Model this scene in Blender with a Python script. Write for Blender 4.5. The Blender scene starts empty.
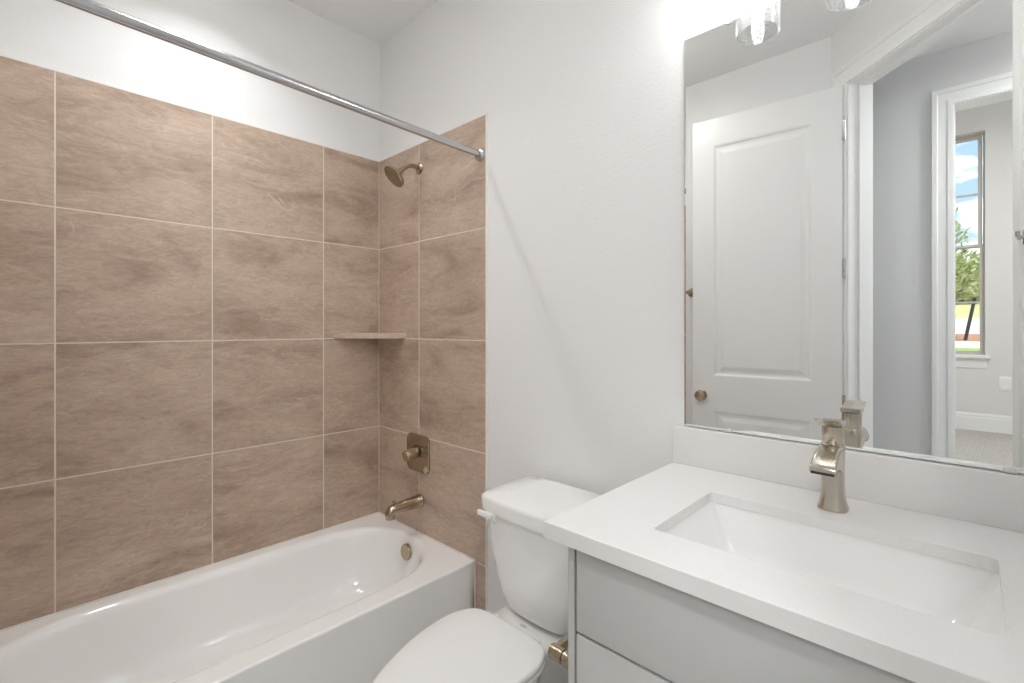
import bpy, bmesh, math, random
from mathutils import Vector, Matrix, noise
PI = math.pi
random.seed(7)
SC = bpy.context.scene
COL = SC.collection

# ------------------------------------------------------------------ camera
cam = bpy.data.cameras.new('camera')
cam_o = bpy.data.objects.new('camera', cam)
COL.objects.link(cam_o)
cam_o.location = (2.209, -1.324, 1.27)
cam_o.rotation_euler = (PI / 2, 0, 0.7607)
cam.sensor_fit = 'HORIZONTAL'
cam.sensor_width = 36.0
cam.lens = 36.0 * 480.0 / 1024.0
cam.shift_y = -(341.5 - 327.7) / 1024.0
cam.clip_start = 0.01
cam.clip_end = 400
SC.camera = cam_o

# ------------------------------------------------------------------ view + world + lights
SC.view_settings.view_transform = 'Standard'
SC.view_settings.look = 'None'
SC.view_settings.gamma = 1.0
SC.view_settings.use_curve_mapping = False
SC.view_settings.exposure = 1.06
SC.cycles.use_denoising = True
SC.cycles.max_bounces = 14
SC.cycles.diffuse_bounces = 8
SC.cycles.glossy_bounces = 6
SC.cycles.transparent_max_bounces = 16
SC.cycles.sample_clamp_indirect = 6.0
SC.cycles.blur_glossy = 0.6

world = bpy.data.worlds.new('world')
SC.world = world
world.use_nodes = True
nt = world.node_tree
nt.nodes.clear()
wo = nt.nodes.new('ShaderNodeOutputWorld')
bg = nt.nodes.new('ShaderNodeBackground')
tc = nt.nodes.new('ShaderNodeTexCoord')
sep = nt.nodes.new('ShaderNodeSeparateXYZ')
grad = nt.nodes.new('ShaderNodeValToRGB')
grad.color_ramp.elements[0].position = 0.0
grad.color_ramp.elements[0].color = (0.70, 0.87, 1.0, 1)
grad.color_ramp.elements[1].position = 0.5
grad.color_ramp.elements[1].color = (0.34, 0.62, 1.0, 1)
mp = nt.nodes.new('ShaderNodeMapping')
mp.inputs['Scale'].default_value = (1.0, 1.0, 2.6)
cl = nt.nodes.new('ShaderNodeTexNoise')
cl.inputs['Scale'].default_value = 6.0
cl.inputs['Detail'].default_value = 6.0
cl.inputs['Roughness'].default_value = 0.55
cr = nt.nodes.new('ShaderNodeValToRGB')
cr.color_ramp.elements[0].position = 0.47
cr.color_ramp.elements[0].color = (0, 0, 0, 1)
cr.color_ramp.elements[1].position = 0.53
cr.color_ramp.elements[1].color = (1, 1, 1, 1)
mix = nt.nodes.new('ShaderNodeMixRGB')
mix.inputs['Color2'].default_value = (1.4, 1.4, 1.42, 1)
nt.links.new(tc.outputs['Generated'], sep.inputs[0])
nt.links.new(sep.outputs['Z'], grad.inputs['Fac'])
nt.links.new(tc.outputs['Generated'], mp.inputs['Vector'])
nt.links.new(mp.outputs[0], cl.inputs['Vector'])
nt.links.new(cl.outputs['Fac'], cr.inputs['Fac'])
nt.links.new(cr.outputs['Color'], mix.inputs['Fac'])
nt.links.new(grad.outputs['Color'], mix.inputs['Color1'])
nt.links.new(mix.outputs[0], bg.inputs['Color'])
bg.inputs['Strength'].default_value = 0.58
nt.links.new(bg.outputs[0], wo.inputs[0])

def lamp(name, kind, loc, energy, color=(1, 1, 1), size=0.1, rot=(0, 0, 0), spread=None, angle=None):
    d = bpy.data.lights.new(name, kind)
    d.energy = energy
    d.color = color
    if kind == 'AREA':
        d.shape = 'DISK'
        d.size = size
        if spread:
            d.spread = spread
    elif kind == 'POINT':
        d.shadow_soft_size = size
    elif kind == 'SUN':
        d.angle = angle or 0.009
    o = bpy.data.objects.new(name, d)
    COL.objects.link(o)
    o.location = loc
    o.rotation_euler = rot
    return o

WARM = (0.965, 0.985, 1.0)
lamp('sun', 'SUN', (0, 0, 30), 1.8, (1.0, 0.96, 0.9), rot=(math.radians(-16), math.radians(22), 0))
lamp('shower_light_lamp', 'AREA', (0.39, -0.82, 2.725), 1.8, WARM, size=0.10, spread=2.1)
lamp('bath_fill_lamp', 'AREA', (0.95, -0.92, 2.63), 1.35, WARM, size=0.26, spread=PI)  # added soft ambient fill for the bathroom, source out of view
lamp('hall_fill_lamp', 'AREA', (2.9, -1.78, 2.60), 7.8, (0.98, 0.99, 1.0), size=0.30, spread=PI)  # added fill, shines from the hall through the doorway
lamp('room_fill_lamp', 'AREA', (2.9, -4.6, 3.85), 31.0, (1.0, 0.99, 0.98), size=0.5, spread=PI)  # added to brighten the far room, where the sky is too weak

# ------------------------------------------------------------------ materials
def newmat(name):
    m = bpy.data.materials.new(name)
    m.use_nodes = True
    return m, m.node_tree, m.node_tree.nodes['Principled BSDF']

def plain(name, col, rough=0.5, metal=0.0, coat=0.0, spec=0.5, bump=None, var=None):
    m, t, b = newmat(name)
    b.inputs['Base Color'].default_value = (*col, 1)
    b.inputs['Roughness'].default_value = rough
    b.inputs['Metallic'].default_value = metal
    b.inputs['Coat Weight'].default_value = coat
    b.inputs['Specular IOR Level'].default_value = spec
    if bump:
        sc_, st, dist = bump
        tcn = t.nodes.new('ShaderNodeTexCoord')
        n = t.nodes.new('ShaderNodeTexNoise')
        n.inputs['Scale'].default_value = sc_
        n.inputs['Detail'].default_value = 3
        bm_ = t.nodes.new('ShaderNodeBump')
        bm_.inputs['Strength'].default_value = st
        bm_.inputs['Distance'].default_value = dist
        t.links.new(tcn.outputs['Object'], n.inputs['Vector'])
        t.links.new(n.outputs['Fac'], bm_.inputs['Height'])
        t.links.new(bm_.outputs[0], b.inputs['Normal'])
        if var:
            r = t.nodes.new('ShaderNodeMixRGB')
            r.inputs['Color1'].default_value = (*col, 1)
            r.inputs['Color2'].default_value = (*var, 1)
            t.links.new(n.outputs['Fac'], r.inputs['Fac'])
            t.links.new(r.outputs[0], b.inputs['Base Color'])
    return m

M = {}
M['paint'] = plain('wall_paint', (0.835, 0.84, 0.84), 0.85, bump=(115, 0.26, 0.004))
M['roompaint'] = plain('room_paint', (0.74, 0.73, 0.715), 0.85, bump=(115, 0.26, 0.004))
M['ceil'] = plain('ceiling_paint', (0.86, 0.865, 0.865), 0.9, bump=(80, 0.4, 0.003))
M['hallpaint'] = plain('hall_paint', (0.745, 0.75, 0.755), 0.85, bump=(95, 0.3, 0.003))
M['trim'] = plain('trim_paint', (0.85, 0.855, 0.85), 0.35)
M['porcelain'] = plain('porcelain', (0.90, 0.90, 0.895), 0.08, coat=0.4)
M['seat'] = plain('seat_plastic', (0.87, 0.868, 0.86), 0.25)
M['tub'] = plain('tub_acrylic', (0.93, 0.93, 0.925), 0.10, coat=0.3)
M['cab'] = plain('cabinet_paint', (0.56, 0.565, 0.555), 0.42)
M['gap'] = plain('drawer_gap_shade', (0.04, 0.04, 0.038), 0.8)  # near black, paints the deep shade in the drawer gaps
M['nickel'] = plain('brushed_nickel', (0.58, 0.53, 0.46), 0.24, metal=1.0)
M['bronze'] = plain('champagne_nickel', (0.47, 0.385, 0.28), 0.22, metal=1.0)
M['chrome'] = plain('chrome', (0.56, 0.56, 0.57), 0.18, metal=1.0)
M['dark'] = plain('dark_seam', (0.03, 0.028, 0.025), 0.6)
M['caulk'] = plain('white_caulk', (0.80, 0.77, 0.72), 0.5)
M['floor'] = plain('floor_tile', (0.55, 0.54, 0.52), 0.12, bump=(6, 0.05, 0.001), var=(0.66, 0.65, 0.63))
M['carpet'] = plain('carpet', (0.22, 0.20, 0.18), 1.0, bump=(70, 1.0, 0.02), var=(0.85, 0.82, 0.78))
M['winframe'] = plain('window_frame', (0.60, 0.57, 0.53), 0.5)
M['grass'] = plain('grass', (0.20, 0.32, 0.08), 1.0, bump=(9, 1.0, 0.05), var=(0.42, 0.55, 0.12))
M['field'] = plain('dry_grass', (0.42, 0.42, 0.14), 1.0, bump=(3, 1.0, 0.05), var=(0.62, 0.56, 0.30))
M['road'] = plain('concrete_road', (0.60, 0.54, 0.48), 0.9, bump=(8, 0.3, 0.01), var=(0.66, 0.62, 0.58))
M['walk'] = plain('sidewalk', (0.80, 0.78, 0.74), 0.9)
M['mulch'] = plain('mulch', (0.33, 0.13, 0.06), 1.0, bump=(12, 1.0, 0.05), var=(0.62, 0.36, 0.22))
M['bark'] = plain('bark', (0.10, 0.075, 0.055), 0.9)

def leafmat(name, a, b_):
    m, t, b = newmat(name)
    oi = t.nodes.new('ShaderNodeTexCoord')
    n = t.nodes.new('ShaderNodeTexNoise')
    n.inputs['Scale'].default_value = 3.5
    r = t.nodes.new('ShaderNodeMixRGB')
    r.inputs['Color1'].default_value = (*a, 1)
    r.inputs['Color2'].default_value = (*b_, 1)
    t.links.new(oi.outputs['Object'], n.inputs['Vector'])
    t.links.new(n.outputs['Fac'], r.inputs['Fac'])
    t.links.new(r.outputs[0], b.inputs['Base Color'])
    b.inputs['Roughness'].default_value = 0.7
    return m
M['leaf'] = leafmat('leaves', (0.24, 0.30, 0.10), (0.66, 0.68, 0.34))
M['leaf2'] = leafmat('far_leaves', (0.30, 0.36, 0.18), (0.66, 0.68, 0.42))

# quartz
m, t, b = newmat('quartz')
b.inputs['Roughness'].default_value = 0.22
tcn = t.nodes.new('ShaderNodeTexCoord')
n = t.nodes.new('ShaderNodeTexNoise'); n.inputs['Scale'].default_value = 420; n.inputs['Detail'].default_value = 2
r = t.nodes.new('ShaderNodeValToRGB')
r.color_ramp.elements[0].position = 0.30; r.color_ramp.elements[0].color = (0.78, 0.775, 0.77, 1)
r.color_ramp.elements[1].position = 0.5; r.color_ramp.elements[1].color = (0.82, 0.815, 0.81, 1)
t.links.new(tcn.outputs['Object'], n.inputs['Vector']); t.links.new(n.outputs['Fac'], r.inputs['Fac'])
t.links.new(r.outputs[0], b.inputs['Base Color'])
M['quartz'] = m

# stone tile: every tile carries its own offset so the pattern breaks at the joints
m, t, b = newmat('stone_tile')
tcn = t.nodes.new('ShaderNodeTexCoord')
at = t.nodes.new('ShaderNodeAttribute'); at.attribute_name = 'tile_offset'
add = t.nodes.new('ShaderNodeVectorMath'); add.operation = 'ADD'
t.links.new(tcn.outputs['Object'], add.inputs[0]); t.links.new(at.outputs['Vector'], add.inputs[1])
mpn = t.nodes.new('ShaderNodeMapping')
mpn.inputs['Rotation'].default_value = (0.30, 0.30, 0)
mpn.inputs['Scale'].default_value = (1.0, 1.0, 2.9)
t.links.new(add.outputs[0], mpn.inputs['Vector'])
def tn(scale, detail, rough, dist=0.0):
    q = t.nodes.new('ShaderNodeTexNoise')
    q.inputs['Scale'].default_value = scale; q.inputs['Detail'].default_value = detail
    q.inputs['Roughness'].default_value = rough; q.inputs['Distortion'].default_value = dist
    t.links.new(mpn.outputs[0], q.inputs['Vector'])
    return q
n1 = tn(2.4, 7, 0.62, 0.7)
n2 = tn(20, 9, 0.78, 1.2)
n3 = tn(2.1, 4, 0.55, 0.9)
r1 = t.nodes.new('ShaderNodeValToRGB')
e = r1.color_ramp.elements
e[0].position = 0.30; e[0].color = (0.355, 0.252, 0.190, 1)
e[1].position = 0.72; e[1].color = (0.62, 0.487, 0.388, 1)
k = e.new(0.5); k.color = (0.52, 0.398, 0.312, 1)
t.links.new(n1.outputs['Fac'], r1.inputs['Fac'])
r2 = t.nodes.new('ShaderNodeValToRGB')
r2.color_ramp.elements[0].position = 0.32; r2.color_ramp.elements[0].color = (0.77, 0.77, 0.77, 1)
r2.color_ramp.elements[1].position = 0.68; r2.color_ramp.elements[1].color = (1.16, 1.16, 1.16, 1)
t.links.new(n2.outputs['Fac'], r2.inputs['Fac'])
mul = t.nodes.new('ShaderNodeMixRGB'); mul.blend_type = 'MULTIPLY'; mul.inputs['Fac'].default_value = 1.0
t.links.new(r1.outputs[0], mul.inputs['Color1']); t.links.new(r2.outputs[0], mul.inputs['Color2'])
# veins: the thin band where a noise field crosses its middle, faded by a second field
sb = t.nodes.new('ShaderNodeMath'); sb.operation = 'SUBTRACT'; sb.inputs[1].default_value = 0.5
ab = t.nodes.new('ShaderNodeMath'); ab.operation = 'ABSOLUTE'
vr = t.nodes.new('ShaderNodeValToRGB')
vr.color_ramp.elements[0].position = 0.0; vr.color_ramp.elements[0].color = (1, 1, 1, 1)
vr.color_ramp.elements[1].position = 0.010; vr.color_ramp.elements[1].color = (0, 0, 0, 1)
t.links.new(n3.outputs['Fac'], sb.inputs[0]); t.links.new(sb.outputs[0], ab.inputs[0]); t.links.new(ab.outputs[0], vr.inputs['Fac'])
n4 = tn(2.6, 3, 0.6)
vf = t.nodes.new('ShaderNodeValToRGB')
vf.color_ramp.elements[0].position = 0.52; vf.color_ramp.elements[0].color = (0, 0, 0, 1)
vf.color_ramp.elements[1].position = 0.70; vf.color_ramp.elements[1].color = (0.75, 0.75, 0.75, 1)
t.links.new(n4.outputs['Fac'], vf.inputs['Fac'])
vm = t.nodes.new('ShaderNodeMath'); vm.operation = 'MULTIPLY'
t.links.new(vr.outputs[0], vm.inputs[0]); t.links.new(vf.outputs[0], vm.inputs[1])
mv = t.nodes.new('ShaderNodeMixRGB'); mv.inputs['Color2'].default_value = (0.66, 0.56, 0.47, 1)
t.links.new(vm.outputs[0], mv.inputs['Fac']); t.links.new(mul.outputs[0], mv.inputs['Color1'])
t.links.new(mv.outputs[0], b.inputs['Base Color'])
bu = t.nodes.new('ShaderNodeBump'); bu.inputs['Strength'].default_value = 0.35; bu.inputs['Distance'].default_value = 0.003
t.links.new(n2.outputs['Fac'], bu.inputs['Height']); t.links.new(bu.outputs[0], b.inputs['Normal'])
b.inputs['Roughness'].default_value = 0.42
M['tile'] = m
M['grout'] = plain('grout', (0.74, 0.66, 0.57), 0.9)

# mirror silver
m, t, b = newmat('mirror_silver')
t.nodes.remove(b)
g = t.nodes.new('ShaderNodeBsdfGlossy'); g.inputs['Color'].default_value = (0.93, 0.94, 0.935, 1); g.inputs['Roughness'].default_value = 0.0
t.links.new(g.outputs[0], t.nodes['Material Output'].inputs[0])
M['mirror'] = m
M['mirror_edge'] = plain('mirror_edge', (0.10, 0.13, 0.12), 0.15)

def glassy(name, tint, gloss, seeds=False):
    m, t, b = newmat(name)
    t.nodes.remove(b)
    tr = t.nodes.new('ShaderNodeBsdfTransparent'); tr.inputs['Color'].default_value = (*tint, 1)
    gl = t.nodes.new('ShaderNodeBsdfGlossy'); gl.inputs['Roughness'].default_value = 0.05
    lw = t.nodes.new('ShaderNodeLayerWeight'); lw.inputs['Blend'].default_value = gloss
    mx = t.nodes.new('ShaderNodeMixShader')
    t.links.new(lw.outputs['Facing' if seeds else 'Fresnel'], mx.inputs['Fac'])
    t.links.new(tr.outputs[0], mx.inputs[1]); t.links.new(gl.outputs[0], mx.inputs[2])
    out = mx
    if seeds:   # small air bubbles in the glass
        tcn = t.nodes.new('ShaderNodeTexCoord')
        v = t.nodes.new('ShaderNodeTexNoise'); v.inputs['Scale'].default_value = 170; v.inputs['Detail'].default_value = 3
        rr = t.nodes.new('ShaderNodeValToRGB')
        rr.color_ramp.elements[0].position = 0.50; rr.color_ramp.elements[0].color = (0.04, 0.04, 0.04, 1)
        rr.color_ramp.elements[1].position = 0.64; rr.color_ramp.elements[1].color = (0.20, 0.20, 0.20, 1)
        df = t.nodes.new('ShaderNodeBsdfTranslucent'); df.inputs['Color'].default_value = (0.45, 0.45, 0.45, 1)
        m2 = t.nodes.new('ShaderNodeMixShader')
        t.links.new(tcn.outputs['Object'], v.inputs['Vector']); t.links.new(v.outputs['Fac'], rr.inputs['Fac'])
        t.links.new(rr.outputs[0], m2.inputs['Fac'])
        t.links.new(mx.outputs[0], m2.inputs[1]); t.links.new(df.outputs[0], m2.inputs[2])
        out = m2
    t.links.new(out.outputs[0], t.nodes['Material Output'].inputs[0])
    return m
M['winglass'] = glassy('window_glass', (0.97, 0.98, 0.98), 0.2)
M['seeded'] = glassy('seeded_glass', (0.93, 0.93, 0.93), 0.16, True)
M['clip'] = plain('clear_plastic', (0.72, 0.74, 0.75), 0.12)

def emis(name, col, s):
    m, t, b = newmat(name)
    b.inputs['Base Color'].default_value = (0.9, 0.9, 0.9, 1)
    b.inputs['Emission Color'].default_value = (*col, 1)
    b.inputs['Emission Strength'].default_value = s
    return m
M['bulb'] = emis('lit_bulb', (0.975, 0.985, 0.985), 39.0)
M['lens'] = emis('lit_lens', (1.0, 0.96, 0.9), 4.0)

# ------------------------------------------------------------------ mesh helpers
class MB:
    def __init__(s):
        s.v = []; s.f = []; s.att = []
    def add(s, vs, fs, off=None):
        n = len(s.v)
        s.v += [tuple(p) for p in vs]
        s.f += [tuple(i + n for i in f) for f in fs]
        s.att += [off or (0, 0, 0)] * len(vs)
    def box(s, a, b, off=None, M4=None):
        x0, y0, z0 = a; x1, y1, z1 = b
        vs = [Vector(p) for p in ((x0, y0, z0), (x1, y0, z0), (x1, y1, z0), (x0, y1, z0), (x0, y0, z1), (x1, y0, z1), (x1, y1, z1), (x0, y1, z1))]
        if M4: vs = [M4 @ p for p in vs]
        s.add(vs, [(0, 3, 2, 1), (4, 5, 6, 7), (0, 1, 5, 4), (1, 2, 6, 5), (2, 3, 7, 6), (3, 0, 4, 7)], off)
    def bevbox(s, a, b, w=0.003, seg=2, off=None, M4=None):
        bm = bmesh.new()
        bmesh.ops.create_cube(bm, size=1)
        for v in bm.verts:
            v.co = Vector([(a[i] + b[i]) / 2 + v.co[i] * (b[i] - a[i]) for i in range(3)])
        bmesh.ops.bevel(bm, geom=list(bm.edges), offset=w, segments=seg, profile=0.5, affect='EDGES')
        vs = [v.co.copy() for v in bm.verts]
        if M4: vs = [M4 @ p for p in vs]
        bm.verts.index_update()
        s.add(vs, [[v.index for v in f.verts] for f in bm.faces], off)
        bm.free()
    def loft(s, loops, cap0=True, cap1=True, closed=True):
        n = len(loops[0]); vs = [p for l in loops for p in l]; fs = []
        for i in range(len(loops) - 1):
            for j in range(n if closed else n - 1):
                k = (j + 1) % n
                fs.append((i * n + j, i * n + k, (i + 1) * n + k, (i + 1) * n + j))
        if cap0: fs.append(tuple(range(n))[::-1])
        if cap1: fs.append(tuple((len(loops) - 1) * n + j for j in range(n)))
        s.add(vs, fs)
    def tube(s, pts, rad, seg=20, cap=True):
        pts = [Vector(p) for p in pts]
        if not hasattr(rad, '__len__'): rad = [rad] * len(pts)
        loops = []; up = None
        for i, p in enumerate(pts):
            d = (pts[min(i + 1, len(pts) - 1)] - pts[max(i - 1, 0)]).normalized()
            if up is None:
                up = Vector((0, 0, 1)) if abs(d.z) < 0.9 else Vector((1, 0, 0))
            x = d.cross(up).normalized(); y = x.cross(d).normalized(); up = y
            loops.append([p + (x * math.cos(a) + y * math.sin(a)) * rad[i] for a in [2 * PI * k / seg for k in range(seg)]])
        s.loft(loops, cap, cap)
    def lathe(s, prof, origin, axis, seg=32, cap0=True, cap1=True):
        # prof: (radius, distance along axis)
        o = Vector(origin); a = Vector(axis).normalized()
        up = Vector((0, 0, 1)) if abs(a.z) < 0.9 else Vector((1, 0, 0))
        x = a.cross(up).normalized(); y = x.cross(a)
        s.loft([[o + a * h + (x * math.cos(q) + y * math.sin(q)) * max(r_, 1e-4) for q in [2 * PI * k / seg for k in range(seg)]] for r_, h in prof], cap0, cap1)
    def build(s, name, mat, parent=None, smooth=False, bevel=None, angle=35):
        me = bpy.data.meshes.new(name)
        me.from_pydata(s.v, [], s.f)
        me.validate()
        bm = bmesh.new(); bm.from_mesh(me)
        bmesh.ops.recalc_face_normals(bm, faces=bm.faces)
        bm.to_mesh(me); bm.free()
        if any(a != (0, 0, 0) for a in s.att):
            at = me.attributes.new('tile_offset', 'FLOAT_VECTOR', 'POINT')
            at.data.foreach_set('vector', [c for a in s.att for c in a])
        me.materials.append(mat)
        o = bpy.data.objects.new(name, me)
        COL.objects.link(o)
        if parent:
            o.parent = parent
            o.matrix_parent_inverse = Matrix.Translation(-parent.location)
        if bevel:
            md = o.modifiers.new('bevel', 'BEVEL'); md.width = bevel; md.segments = 3; md.limit_method = 'ANGLE'
            smooth = True
        if smooth:
            me.set_sharp_from_angle(angle=math.radians(angle)) if angle else None
            for p in me.polygons: p.use_smooth = True
        return o

def rrect(cx, cy, z, hx, hy, r, n=6):
    pts = []
    r = min(r, hx - 1e-4, hy - 1e-4)
    for (sx, sy, a0) in ((1, 1, 0), (-1, 1, PI / 2), (-1, -1, PI), (1, -1, 1.5 * PI)):
        for k in range(n + 1):
            a = a0 + (PI / 2) * k / n
            pts.append(Vector((cx + sx * (hx - r) + r * math.cos(a), cy + sy * (hy - r) + r * math.sin(a), z)))
    return pts
def thing(name, label, cat, loc=(0, 0, 0), group=None):
    o = bpy.data.objects.new(name, None); COL.objects.link(o)
    o.location = loc; o['label'] = label; o['category'] = cat
    o.empty_display_size = 0.05
    if group: o['group'] = group
    return o
def tag(o, label, cat, group=None):
    o['label'] = label; o['category'] = cat
    if group: o['group'] = group
    return o
def struct(o, label=None, cat=None):
    o['kind'] = 'structure'
    if label: o['label'] = label
    if cat: o['category'] = cat
    return o
def box_obj(name, a, b, mat, parent=None, bevel=None):
    q = MB(); q.box(a, b)
    return q.build(name, mat, parent, bevel=bevel)

# ------------------------------------------------------------------ room shell
H = 2.74
FY = -1.535                     # bathroom face of the front wall
DX, DY = 1.705, -1.535          # start of the angled wall
S2 = math.sqrt(0.5)
# angled-wall frame: local x runs along the wall, local y points into the bathroom
DM = Matrix.Translation((DX, DY, 0)) @ Matrix.Rotation(PI / 4, 4, 'Z')
struct(box_obj('wall_left', (-0.12, -1.65, 0), (-0.008, 0.12, H), M['paint']), 'white painted wall above the tan tiles along the bathtub', 'wall')
struct(box_obj('wall_back', (-0.008, 0.008, 0), (3.6, 0.12, H), M['paint']), 'white textured wall behind the toilet and the mirror', 'wall')
struct(box_obj('wall_front', (-0.008, -1.65, 0), (DX, FY, H), M['paint']), 'white wall behind the open door, seen in the mirror', 'wall')
struct(box_obj('wall_right', (2.42, -0.80, 0), (2.535, 0.008, H), M['paint']), 'white wall at the right end of the vanity', 'wall')
q = MB()
q.box((0, -0.115, 0), (0.10, 0, H), M4=DM)
q.box((0.88, -0.115, 0), (1.03, 0, H), M4=DM)
q.box((0.10, -0.115, 2.46), (0.88, 0, H), M4=DM)
struct(q.build('wall_angled', M['paint']), 'angled white wall around the bathroom doorway, seen in the mirror', 'wall')
struct(box_obj('ceiling', (-0.12, -2.1, H), (3.6, 0.12, H + 0.12), M['ceil']), 'flat white ceiling of the bathroom and hall', 'ceiling')
struct(box_obj('floor', (-0.12, -2.215, -0.1), (3.6, 0.12, 0.0), M['floor']), 'grey tile floor of the bathroom and hall', 'floor')
# hall and the room across it
q = MB()
q.box((-0.12, -2.215, 0), (2.135, -2.1, 4.1)); q.box((2.935, -2.215, 0), (4.3, -2.1, 4.1)); q.box((2.135, -2.215, 2.46), (2.935, -2.1, 4.1))
struct(q.build('wall_hall', M['hallpaint']), 'grey hall wall beyond the doorway, seen in the mirror', 'wall')
struct(box_obj('wall_hall_end', (3.6, -2.1, 0), (3.7, 0.12, H), M['hallpaint']), 'end wall of the hall to the right of the doorway', 'wall')
struct(box_obj('wall_hall_left', (-0.22, -2.1, 0), (-0.12, -1.65, H), M['hallpaint']), 'far left end wall of the hall behind the bathroom', 'wall')
RY = -6.9
q = MB()
WX0, WX1, WZ0, WZ1 = 1.42, 2.352, 0.93, 3.69
q.box((0.3, RY - 0.2, 0), (WX0, RY, 4.1)); q.box((WX1, RY - 0.2, 0), (4.3, RY, 4.1))
q.box((WX0, RY - 0.2, 0), (WX1, RY, WZ0)); q.box((WX0, RY - 0.2, WZ1), (WX1, RY, 4.1))
struct(q.build('wall_room', M['roompaint']), 'pale wall around the tall window in the far room', 'wall')
struct(box_obj('wall_room_left', (0.2, RY - 0.2, 0), (0.3, -2.215, 4.1), M['paint']), 'left side wall of the far room', 'wall')
struct(box_obj('wall_room_right', (4.3, RY - 0.2, 0), (4.4, -2.1, 4.1), M['paint']), 'right side wall of the far room', 'wall')
struct(box_obj('ceiling_room', (0.2, RY - 0.2, 4.1), (4.4, -2.1, 4.2), M['ceil']), 'high ceiling of the far room', 'ceiling')
struct(box_obj('floor_carpet', (0.3, RY, -0.1), (4.3, -2.215, 0.004), M['carpet']), 'speckled grey beige carpet in the far room, seen in the mirror', 'carpet')

def base(name, a, b, hgt, nrm, mat=M['trim'], label=None):
    # moulded baseboard along a->b, growing along nrm
    a = Vector(a); b = Vector(b); n_ = Vector(nrm)
    prof = [(0, 0), (0.014, 0), (0.014, hgt * 0.72), (0.010, hgt * 0.80), (0.011, hgt * 0.88), (0.005, hgt), (0, hgt)]
    q = MB()
    q.loft([[p + n_ * d + Vector((0, 0, z)) for d, z in prof] for p in (a, b)])
    return struct(q.build(name, mat), label, 'baseboard')
base('baseboard_back', (0.803, 0.008, 0), (1.634, 0.008, 0), 0.133, (0, -1, 0), label='white baseboard behind the toilet')
base('baseboard_room', (0.3, RY, 0.004), (4.3, RY, 0.004), 0.215, (0, 1, 0), label='tall white baseboard under the far room window')
base('baseboard_front', (0.803, FY, 0), (1.70, FY, 0), 0.133, (0, 1, 0), label='white baseboard behind the open door')
base('baseboard_hall', (0.0, -2.1, 0), (2.062, -2.1, 0), 0.133, (0, 1, 0), label='white baseboard along the grey hall wall')

def casing(q, M4, x0, x1, ztop, side, w=0.088):
    """door casing on the face at local y=0, growing towards side*y; x0/x1/ztop = inner edges"""
    prof = [(0, 0), (0, 0.010), (0.010, 0.013), (0.022, 0.013), (0.026, 0.009), (0.060, 0.014), (0.064, 0.019), (w - 0.004, 0.020), (w, 0.016), (w, 0)]
    def loop(xo, zo, corner):
        return [M4 @ Vector((xo(d), side * h, zo(d))) for d, h in prof]
    L = [loop(lambda d: x0 - d, lambda d: 0.0, 0), loop(lambda d: x0 - d, lambda d: ztop + d, 0),
         loop(lambda d: x1 + d, lambda d: ztop + d, 0), loop(lambda d: x1 + d, lambda d: 0.0, 0)]
    q.loft(L)
# bathroom doorway trim
q = MB()
casing(q, DM, 0.115, 0.868, 2.446, 1)
casing(q, DM @ Matrix.Translation((0, -0.115, 0)), 0.115, 0.868, 2.446, -1)
q.box((0.10, -0.115, 0), (0.12, 0, 2.46), M4=DM); q.box((0.863, -0.115, 0), (0.88, 0, 2.46), M4=DM)
q.box((0.12, -0.115, 2.44), (0.863, 0, 2.46), M4=DM)
q.box((0.12, -0.085, 0), (0.131, -0.048, 2.44), M4=DM); q.box((0.852, -0.085, 0), (0.863, -0.048, 2.44), M4=DM)
q.box((0.131, -0.085, 2.429), (0.852, -0.048, 2.44), M4=DM)
struct(q.build('trim_1', M['trim'], smooth=True, angle=25), 'white moulded casing and jambs of the bathroom doorway, seen in the mirror', 'door trim')
q = MB()
HM = Matrix.Translation((0, -2.1, 0))
casing(q, HM, 2.15, 2.92, 2.446, 1)
casing(q, HM @ Matrix.Translation((0, -0.115, 0)), 2.15, 2.92, 2.446, -1)
q.box((2.135, -2.215, 0), (2.156, -2.1, 2.46)); q.box((2.914, -2.215, 0), (2.935, -2.1, 2.46)); q.box((2.156, -2.215, 2.44), (2.914, -2.1, 2.46))
struct(q.build('trim_2', M['trim'], smooth=True, angle=25), 'white moulded casing of the doorway across the hall', 'door trim')

# ------------------------------------------------------------------ open bathroom door
def panel_face(q, W, Hh, panels, xa, xb, y, s, M4):
    """moulded face of a panel door; s=+1 face towards +y"""
    zs = sorted({0, Hh} | {z for p in panels for z in p}); xs = [0, xa, xb, W]
    for i in range(3):
        for j in range(len(zs) - 1):
            x0, x1, z0, z1 = xs[i], xs[i + 1], zs[j], zs[j + 1]
            if i == 1 and (z0, z1) in panels:
                loops = []
                for ins, dep in ((0, 0), (0.006, -0.002), (0.014, -0.009), (0.026, -0.010), (0.034, -0.008), (0.052, -0.002), (0.056, -0.0015)):
                    loops.append([M4 @ Vector(p) for p in ((x0 + ins, y + s * dep, z0 + ins), (x1 - ins, y + s * dep, z0 + ins), (x1 - ins, y + s * dep, z1 - ins), (x0 + ins, y + s * dep, z1 - ins))])
                q.loft(loops, False, True)
            else:
                q.add([M4 @ Vector(p) for p in ((x0, y, z0), (x1, y, z0), (x1, y, z1), (x0, y, z1))], [(0, 1, 2, 3)])
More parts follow.
